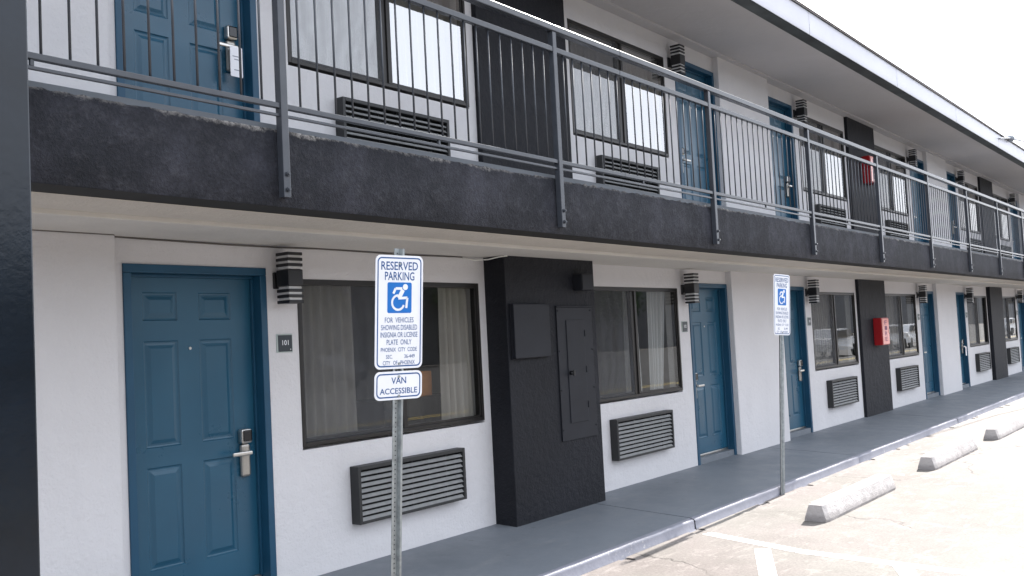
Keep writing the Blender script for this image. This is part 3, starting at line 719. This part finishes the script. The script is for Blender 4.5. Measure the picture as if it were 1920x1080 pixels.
for x in near:
    if bal_me is None: o = mb.build('baluster', M['rail'], rail); bal_me = o.data
    else: o = bpy.data.objects.new('baluster', bal_me); COL.objects.link(o); o.parent = rail
    o.location = (x, 0, 0); o.rotation_euler = (0, 0, 0)
mb = MB()
for x in rest: mb.tube([(x, 0, 2.791), (x, 0, 3.574)], .0062, 6, cap=False)
tag(mb.build('far_balusters', M['rail'], rail), kind='stuff')

# ------------------------------------------------------------------ big dark post at the left
t = tag(empty('support_post', (1.768, -1.365, G)), 'tall square near-black steel post rising past the balcony edge', 'post')
mb = MB(); mb.bbox(-.085, .085, -.075, .075, .012, RS - G - .008, .008); mb.build('shaft', M['post'], t)
mb = MB(); mb.bbox(-.14, .14, -.11, .09, 0, .0115, .003); mb.build('base_plate', M['post'], t)

# ------------------------------------------------------------------ parking signs
def seg_poly(mb, pts, w, y, mi=0):
    for (a, b) in zip(pts, pts[1:]):
        a, b = Vector(a), Vector(b); d = (b - a).normalized(); s = Vector((-d.y, d.x))*w/2
        mb.face([(a.x - s.x, y, a.y - s.y), (b.x - s.x, y, b.y - s.y), (b.x + s.x, y, b.y + s.y), (a.x + s.x, y, a.y + s.y)][::-1], mi)
def disc(mb, cx, cz, r, y, n=20, mi=0): mb.face([(cx + r*math.cos(2*math.pi*k/n), y, cz + r*math.sin(2*math.pi*k/n)) for k in range(n)], mi)
def ring(mb, outer, inner, y, mi=0):
    n = len(outer)
    for k in range(n): a, b, c, d = outer[k], outer[(k+1) % n], inner[(k+1) % n], inner[k]; mb.face([(p[0], y, p[1]) for p in (a, b, c, d)], mi)
def u_post(L):
    mb = MB(); prof = [(-.033, -.0), (-.021, .0), (-.012, .022), (.012, .022), (.021, .0), (.033, .0)]; th = .0035
    pr = prof + [(x, y + th) for x, y in reversed(prof)]
    n = len(pr)
    for k in range(n):
        a, b = pr[k], pr[(k+1) % n]; mb.face([(a[0], a[1], 0), (b[0], b[1], 0), (b[0], b[1], L), (a[0], a[1], L)])
    mb.face([(p[0], p[1], L) for p in pr[:6]] + [(p[0], p[1], L) for p in pr[6:]])
    z = .05
    while z < L - .02: mb.face([(.004*math.cos(2*math.pi*k/8), .0214, z + .004*math.sin(2*math.pi*k/8)) for k in range(8)], 1); z += .0254
    return mb
def make_sign(base, top_pt, rot, van, label, plate_w=.305, drop=0.037):
    base, top_pt = Vector(base), Vector(top_pt); ax = (top_pt - base); L = ax.length
    root = empty('parking_sign', base)
    zax = ax.normalized(); xax = Vector((math.cos(rot), math.sin(rot), 0)); yax = zax.cross(xax).normalized(); xax = yax.cross(zax)
    m = Matrix((xax, yax, zax)).transposed(); root.rotation_euler = m.to_euler()
    u_post(L).build('sign_post', [M['galv'], M['galv_dark']], root)
    W, H = plate_w, .61; z1 = L - drop; z0 = z1 - H
    def plate(z0, z1, name):
        mb = MB(); mb.poly_prism(rrect(-W/2, W/2, z0, z1, .032), -.0045, -.0005, 0)
        p = mb.build(name, M['sign_white'], root)
        b = MB(); ring(b, rrect(-W/2 + .011, W/2 - .011, z0 + .011, z1 - .011, .026), rrect(-W/2 + .018, W/2 - .018, z0 + .018, z1 - .018, .02), -.0052)
        b.build('border', M['sign_blue'], p)
        b = MB()
        for zz in ((z1 - .045, z0 + .028) if z1 - z0 > .3 else (z1 - .028, z0 + .020)): b.tube([(0, -.0045, zz), (0, -.0105, zz)], .0075, 6, smooth=False)
        b.build('bolt', M['galv'], p)
        return p
    p = plate(z0, z1, 'sign_plate')
    t = MB(); k = H / .61
    def line(s, zrel, h, w, cx=0): text_faces(t, s, cx, z1 - zrel*H, h, -.0053, w)
    line('RESERVED', .128, .046, .236); line('PARKING', .218, .046, .19)
    for s, zz, w in (('FOR  VEHICLES', .592, .185), ('SHOWING DISABLED', .658, .232), ('INSIGNIA OR LICENSE', .722, .238), ('PLATE  ONLY', .787, .16)): line(s, zz, .029, w)
    line('PHOENIX  CITY  CODE', .848, .023, .232); line('SEC.', .908, .021, .042, -.062); line('36-449', .908, .021, .068, .068); line('CITY   OF   PHOENIX', .968 - .004, .023, .205)
    t.build('lettering', M['sign_blue'], p)
    # symbol: blue square with a forward-leaning figure pushing a wheel
    sw, sz1, sz0 = .078, z1 - .238*H, z1 - .238*H - .165
    b = MB(); b.face([(x, -.0053, z) for x, z in rrect(-sw, sw, sz0, sz1, .010, 4)]); b.build('symbol_field', M['sign_bright'], p)
    f = MB(); cz = (sz0 + sz1)/2; y = -.0060
    S = .165
    P = lambda a, b_: (a*S, cz + b_*S)
    disc(f, *P(.22, .35), .080*S*1.25, y)
    seg_poly(f, [P(.13, .26), P(-.03, -.02)], .15*S, y); seg_poly(f, [P(.10, .30), P(-.16, .30), P(-.25, .13)], .085*S, y - .0001)
    seg_poly(f, [P(-.05, -.02), P(.30, .00), P(.26, -.34)], .085*S, y - .0002)
    wc = P(-.06, -.16); n = 26; arc = [(wc[0] + .235*S*math.cos(R(70 + 250*k/n + 20)), wc[1] + .235*S*math.sin(R(70 + 250*k/n + 20))) for k in range(n + 1)]
    seg_poly(f, arc, .075*S, y - .0003)
    f.build('symbol_figure', M['sign_white'], p)
    if van:
        z1b = z0 - .014; z0b = z1b - .152; p2 = plate(z0b, z1b, 'van_plate')
        t = MB(); text_faces(t, 'VAN', 0, z1b - .066, .036, -.0053, .095); text_faces(t, 'ACCESSIBLE', 0, z0b + .032, .032, -.0053, .24); t.build('lettering', M['sign_blue'], p2)
    return tag(root, label, 'parking sign', 'reserved parking signs')
make_sign((3.789, -1.365, G), (3.783, -1.537, 2.048), R(-12), True, 'white and blue reserved parking sign with a van accessible plate below it')
make_sign((9.32, -1.305, G), (9.394, -1.406, 2.053), R(-9), False, 'white reserved parking sign without a second plate, standing at the curb', drop=.004)

# ------------------------------------------------------------------ wheel stops
def wheel_stop(xa, xb, ya, yb, label):
    mb = MB(); n = 24; rows = []; w0, w1, h = .105, .062, .150
    for k in range(n + 1):
        s = k/n; e = 0.012 if k in (0, n) else 0
        c = (0, (ya + (yb - ya)*s) - ya); x = (xb - xa)*s
        j = lambda a: random.uniform(-a, a)
        prof = [(-w0 + e, 0.0), (-w0 + e + j(.002), .02), (-w1 - .006 + e, h - .012 + j(.002)), (-w1 + .008 + e, h - e + j(.0015)), (w1 - .008 - e, h - e + j(.0015)), (w1 + .006 - e, h - .012 + j(.002)), (w0 - e + j(.002), .02), (w0 - e, 0.0)]
        xo = (.02 if k == 0 else -.02 if k == n else 0)
        rows.append([(x + xo*(z/h), c[1] + y, z) for y, z in prof])
    for A, B in zip(rows, rows[1:]):
        for q in range(len(A) - 1): mb.face([A[q], B[q], B[q+1], A[q+1]])
    mb.face(rows[0][::-1]); mb.face(rows[-1])
    o = mb.build('wheel_stop', M['conc'], weld=True); o.location = (xa, ya, G + .002); return tag(o, label, 'wheel stop', 'concrete wheel stops')
wheel_stop(8.18, 10.10, -2.05, -2.075, 'nearest concrete wheel stop on the parking lot, with chipped sides')
wheel_stop(11.46, 13.45, -2.107, -2.125, 'second concrete wheel stop, between the nearest stop and the cut-off one')
wheel_stop(14.48, 16.45, -2.163, -2.18, 'farthest concrete wheel stop, cut off by the right edge of the photo')

# ------------------------------------------------------------------ cables
def cable(name, pts, r, mat, label, sub=8):
    P = []
    for a, b in zip(pts, pts[1:]):
        for k in range(sub): P.append(Vector(a).lerp(Vector(b), k/sub))
    P.append(Vector(pts[-1])); mb = MB(); mb.tube(P, r, 6); return tag(mb.build(name, mat), label, 'cable')
zc = 2.229
cpts = [(x, (-.086 if x < 2.99 else -.009), zc + .006 - .007*math.sin(max(0, x - 2.9)*1.1)**2) for x in (-2, 0, 1.6, 2.3, 2.98)] + [(3.02, -.02, zc + .003)] + [(x, -.010, zc - .005*math.sin((x - 3)*1.9)**2 - .002*math.sin(x*5)) for x in (3.3, 3.8, 4.2, 4.6, 5.0, 5.5, 5.9, 6.1)]
cable('wall_cable', cpts, .0055, M['cable'], 'thin dark cable running along the top of the ground-floor wall', 3)
cable('cable_tail', [(6.1, -.0105, zc - .005), (6.25, -.02, zc - .02), (6.33, -.10, zc - .018), (6.36, -.19, zc - .004), (6.42, -.235, zc + .004)], .006, M['cable_white'], 'short white cable end curving onto the nearest black column', 6)
cable('roof_cable', [(XL + 3.0*k, EY - .024 + .004*math.sin(k*2.1), RS + .283 + .012*abs(math.sin(k*1.9))) for k in range(0, 18)], .007, M['cable'], 'thin cable lying along the top edge of the roof fascia', 4)
t = tag(empty('cable_insulator', (22.3, EY - .05, RS + .31)), 'grey round insulator holding the wires at the roof edge', 'insulator')
mb = MB(); mb.tube([(0, 0, -.07), (0, 0, -.03), (0, 0, .02), (0, 0, .07)], [.03, .075, .08, .03], 14); mb.build('insulator_body', M['insul'], t)
mb = MB(); mb.tube([(0, 0, 0), (-.3, .12, -.05)], .018, 8); mb.build('bracket', M['insul'], t)
cable('overhead_wire', [(21.3, EY - .02, RS + .18), (22.2, EY - .06, RS + .30), (26, -1.6, RS + .55), (40, -3.5, RS + 1.7)], .014, M['insul'], 'grey overhead wire passing the insulator at the roof edge')

# ------------------------------------------------------------------ across the lot: only seen mirrored in the windows
t = tag(empty('opposite_motel_wing', (30, -50, G)), 'dark grey two-storey motel wing across the street, out of view, shaped to dim the window reflections', 'building')
mb = MB(); mb.box(-90, 330, -8, 0, 0, 7.6); mb.build('wall', M['wing_wall'], t); mb = MB(); mb.box(-90.4, 330.4, -8.3, .6, 7.61, 8.0); mb.build('roof', M['roof_dark'], t)  # height and length of the wing set to keep bright sky out of reflections
for k in range(-8, 9):
    mb = MB(); mb.box(-1.2, 1.2, 0.001, .05, .9, 2.6); w = mb.build('window', M['car_glass'], t); w.location = (k*6.5, 0, 0)
def tree(x, y, h, label):
    t = tag(empty('shade_tree', (x, y, G)), label, 'tree', 'trees across the street')
    mb = MB(); mb.tube([(0, 0, 0), (.1, 0, h*.3), (.05, .1, h*.55)], [.22, .16, .08], 8)
    for k in range(5): a = k*1.3; mb.tube([(.07, .05, h*.4), (math.cos(a)*h*.2, math.sin(a)*h*.2, h*.7)], [.07, .03], 6)
    mb.build('trunk', M['bark'], t); mb = MB()
    for k in range(2600):
        u = random.gauss(0, 1), random.gauss(0, 1), random.gauss(0, 1); n = math.sqrt(sum(v*v for v in u)); rr = h*.33*random.uniform(.35, 1)
        c = Vector((u[0]/n*rr*1.15, u[1]/n*rr*1.15, h*.68 + u[2]/n*rr*.9)); c += Vector([.6*math.sin(3*c[(q+1) % 3]) for q in range(3)])
        d1 = Vector((random.uniform(-1, 1), random.uniform(-1, 1), random.uniform(-1, 1))).normalized()*.2; d2 = d1.orthogonal()
        mb.face([c - d1, c + d2*.5, c + d1, c - d2*.5])
    mb.build('crown', M['leaf'], t)
for k, (x, y, h) in enumerate([(2, -46.5, 8), (14, -47, 7), (27, -46.5, 9), (44, -47, 8), (62, -46.5, 9), (85, -47, 8)]): tree(x, y, h, 'green tree across the street, %s one counted from the left in the mirrored view' % ords[k])
def car(x, y, rz, mat, label, proto=None):
    r = empty('parked_car', (x, y, G)); r.rotation_euler = (0, 0, rz)
    prof = [(-2.2, .35), (-2.25, .7), (-2.1, .92), (-1.3, 1.0), (-.75, 1.42), (.75, 1.45), (1.5, 1.02), (2.15, .95), (2.28, .7), (2.2, .35)]
    bm = bmesh.new(); ring_ = []
    for yy, sc in ((-.9, .97), (-.82, 1), (.82, 1), (.9, .97)): ring_.append([bm.verts.new((px_*sc, yy*(1 if z < 1.0 else .8), z)) for px_, z in prof])
    for A, B in zip(ring_, ring_[1:]):
        for k in range(len(prof)): bm.faces.new((A[k], A[(k+1) % len(prof)], B[(k+1) % len(prof)], B[k]))
    bm.faces.new(ring_[0][::-1]); bm.faces.new(ring_[-1]); bmesh.ops.recalc_face_normals(bm, faces=bm.faces)
    mb = MB(); mb.addbm(bm, 0, False); mb.build('body', mat, r)
    for sgn in (-1, 1):
        mb = MB(); yy = sgn*.885; pts = [(-1.12, 1.02), (.0, 1.02), (1.25, 1.04), (.68, 1.38), (-.70, 1.36)]; mb.poly_prism(pts, min(yy*.84, yy), max(yy*.84, yy)); mb.build('side_window', M['car_glass'], r)
    for xx in (-1.35, 1.4):
        for sgn in (-1, 1): mb = MB(); mb.tube([(xx, sgn*.78, .32), (xx, sgn*.93, .32)], .32, 18); mb.build('wheel', M['rubber'], r)
    return tag(r, label, 'car', 'cars across the lot')
car(50, -12.6, R(2), M['car_white'], 'first white car along the street, mirrored in the farther ground-floor windows')
car(58.3, -12.4, R(0), M['car_white'], 'second white car along the street, mirrored beside the red cabinet'); car(63.6, -12.7, R(1), M['car_white'], 'third white car along the street, mirrored beside the red cabinet'); car(93, -12.5, R(0), M['car_white'], 'farthest white car along the street'); car(28, -27, R(90), M['car_dark'], 'dark car parked across the street')
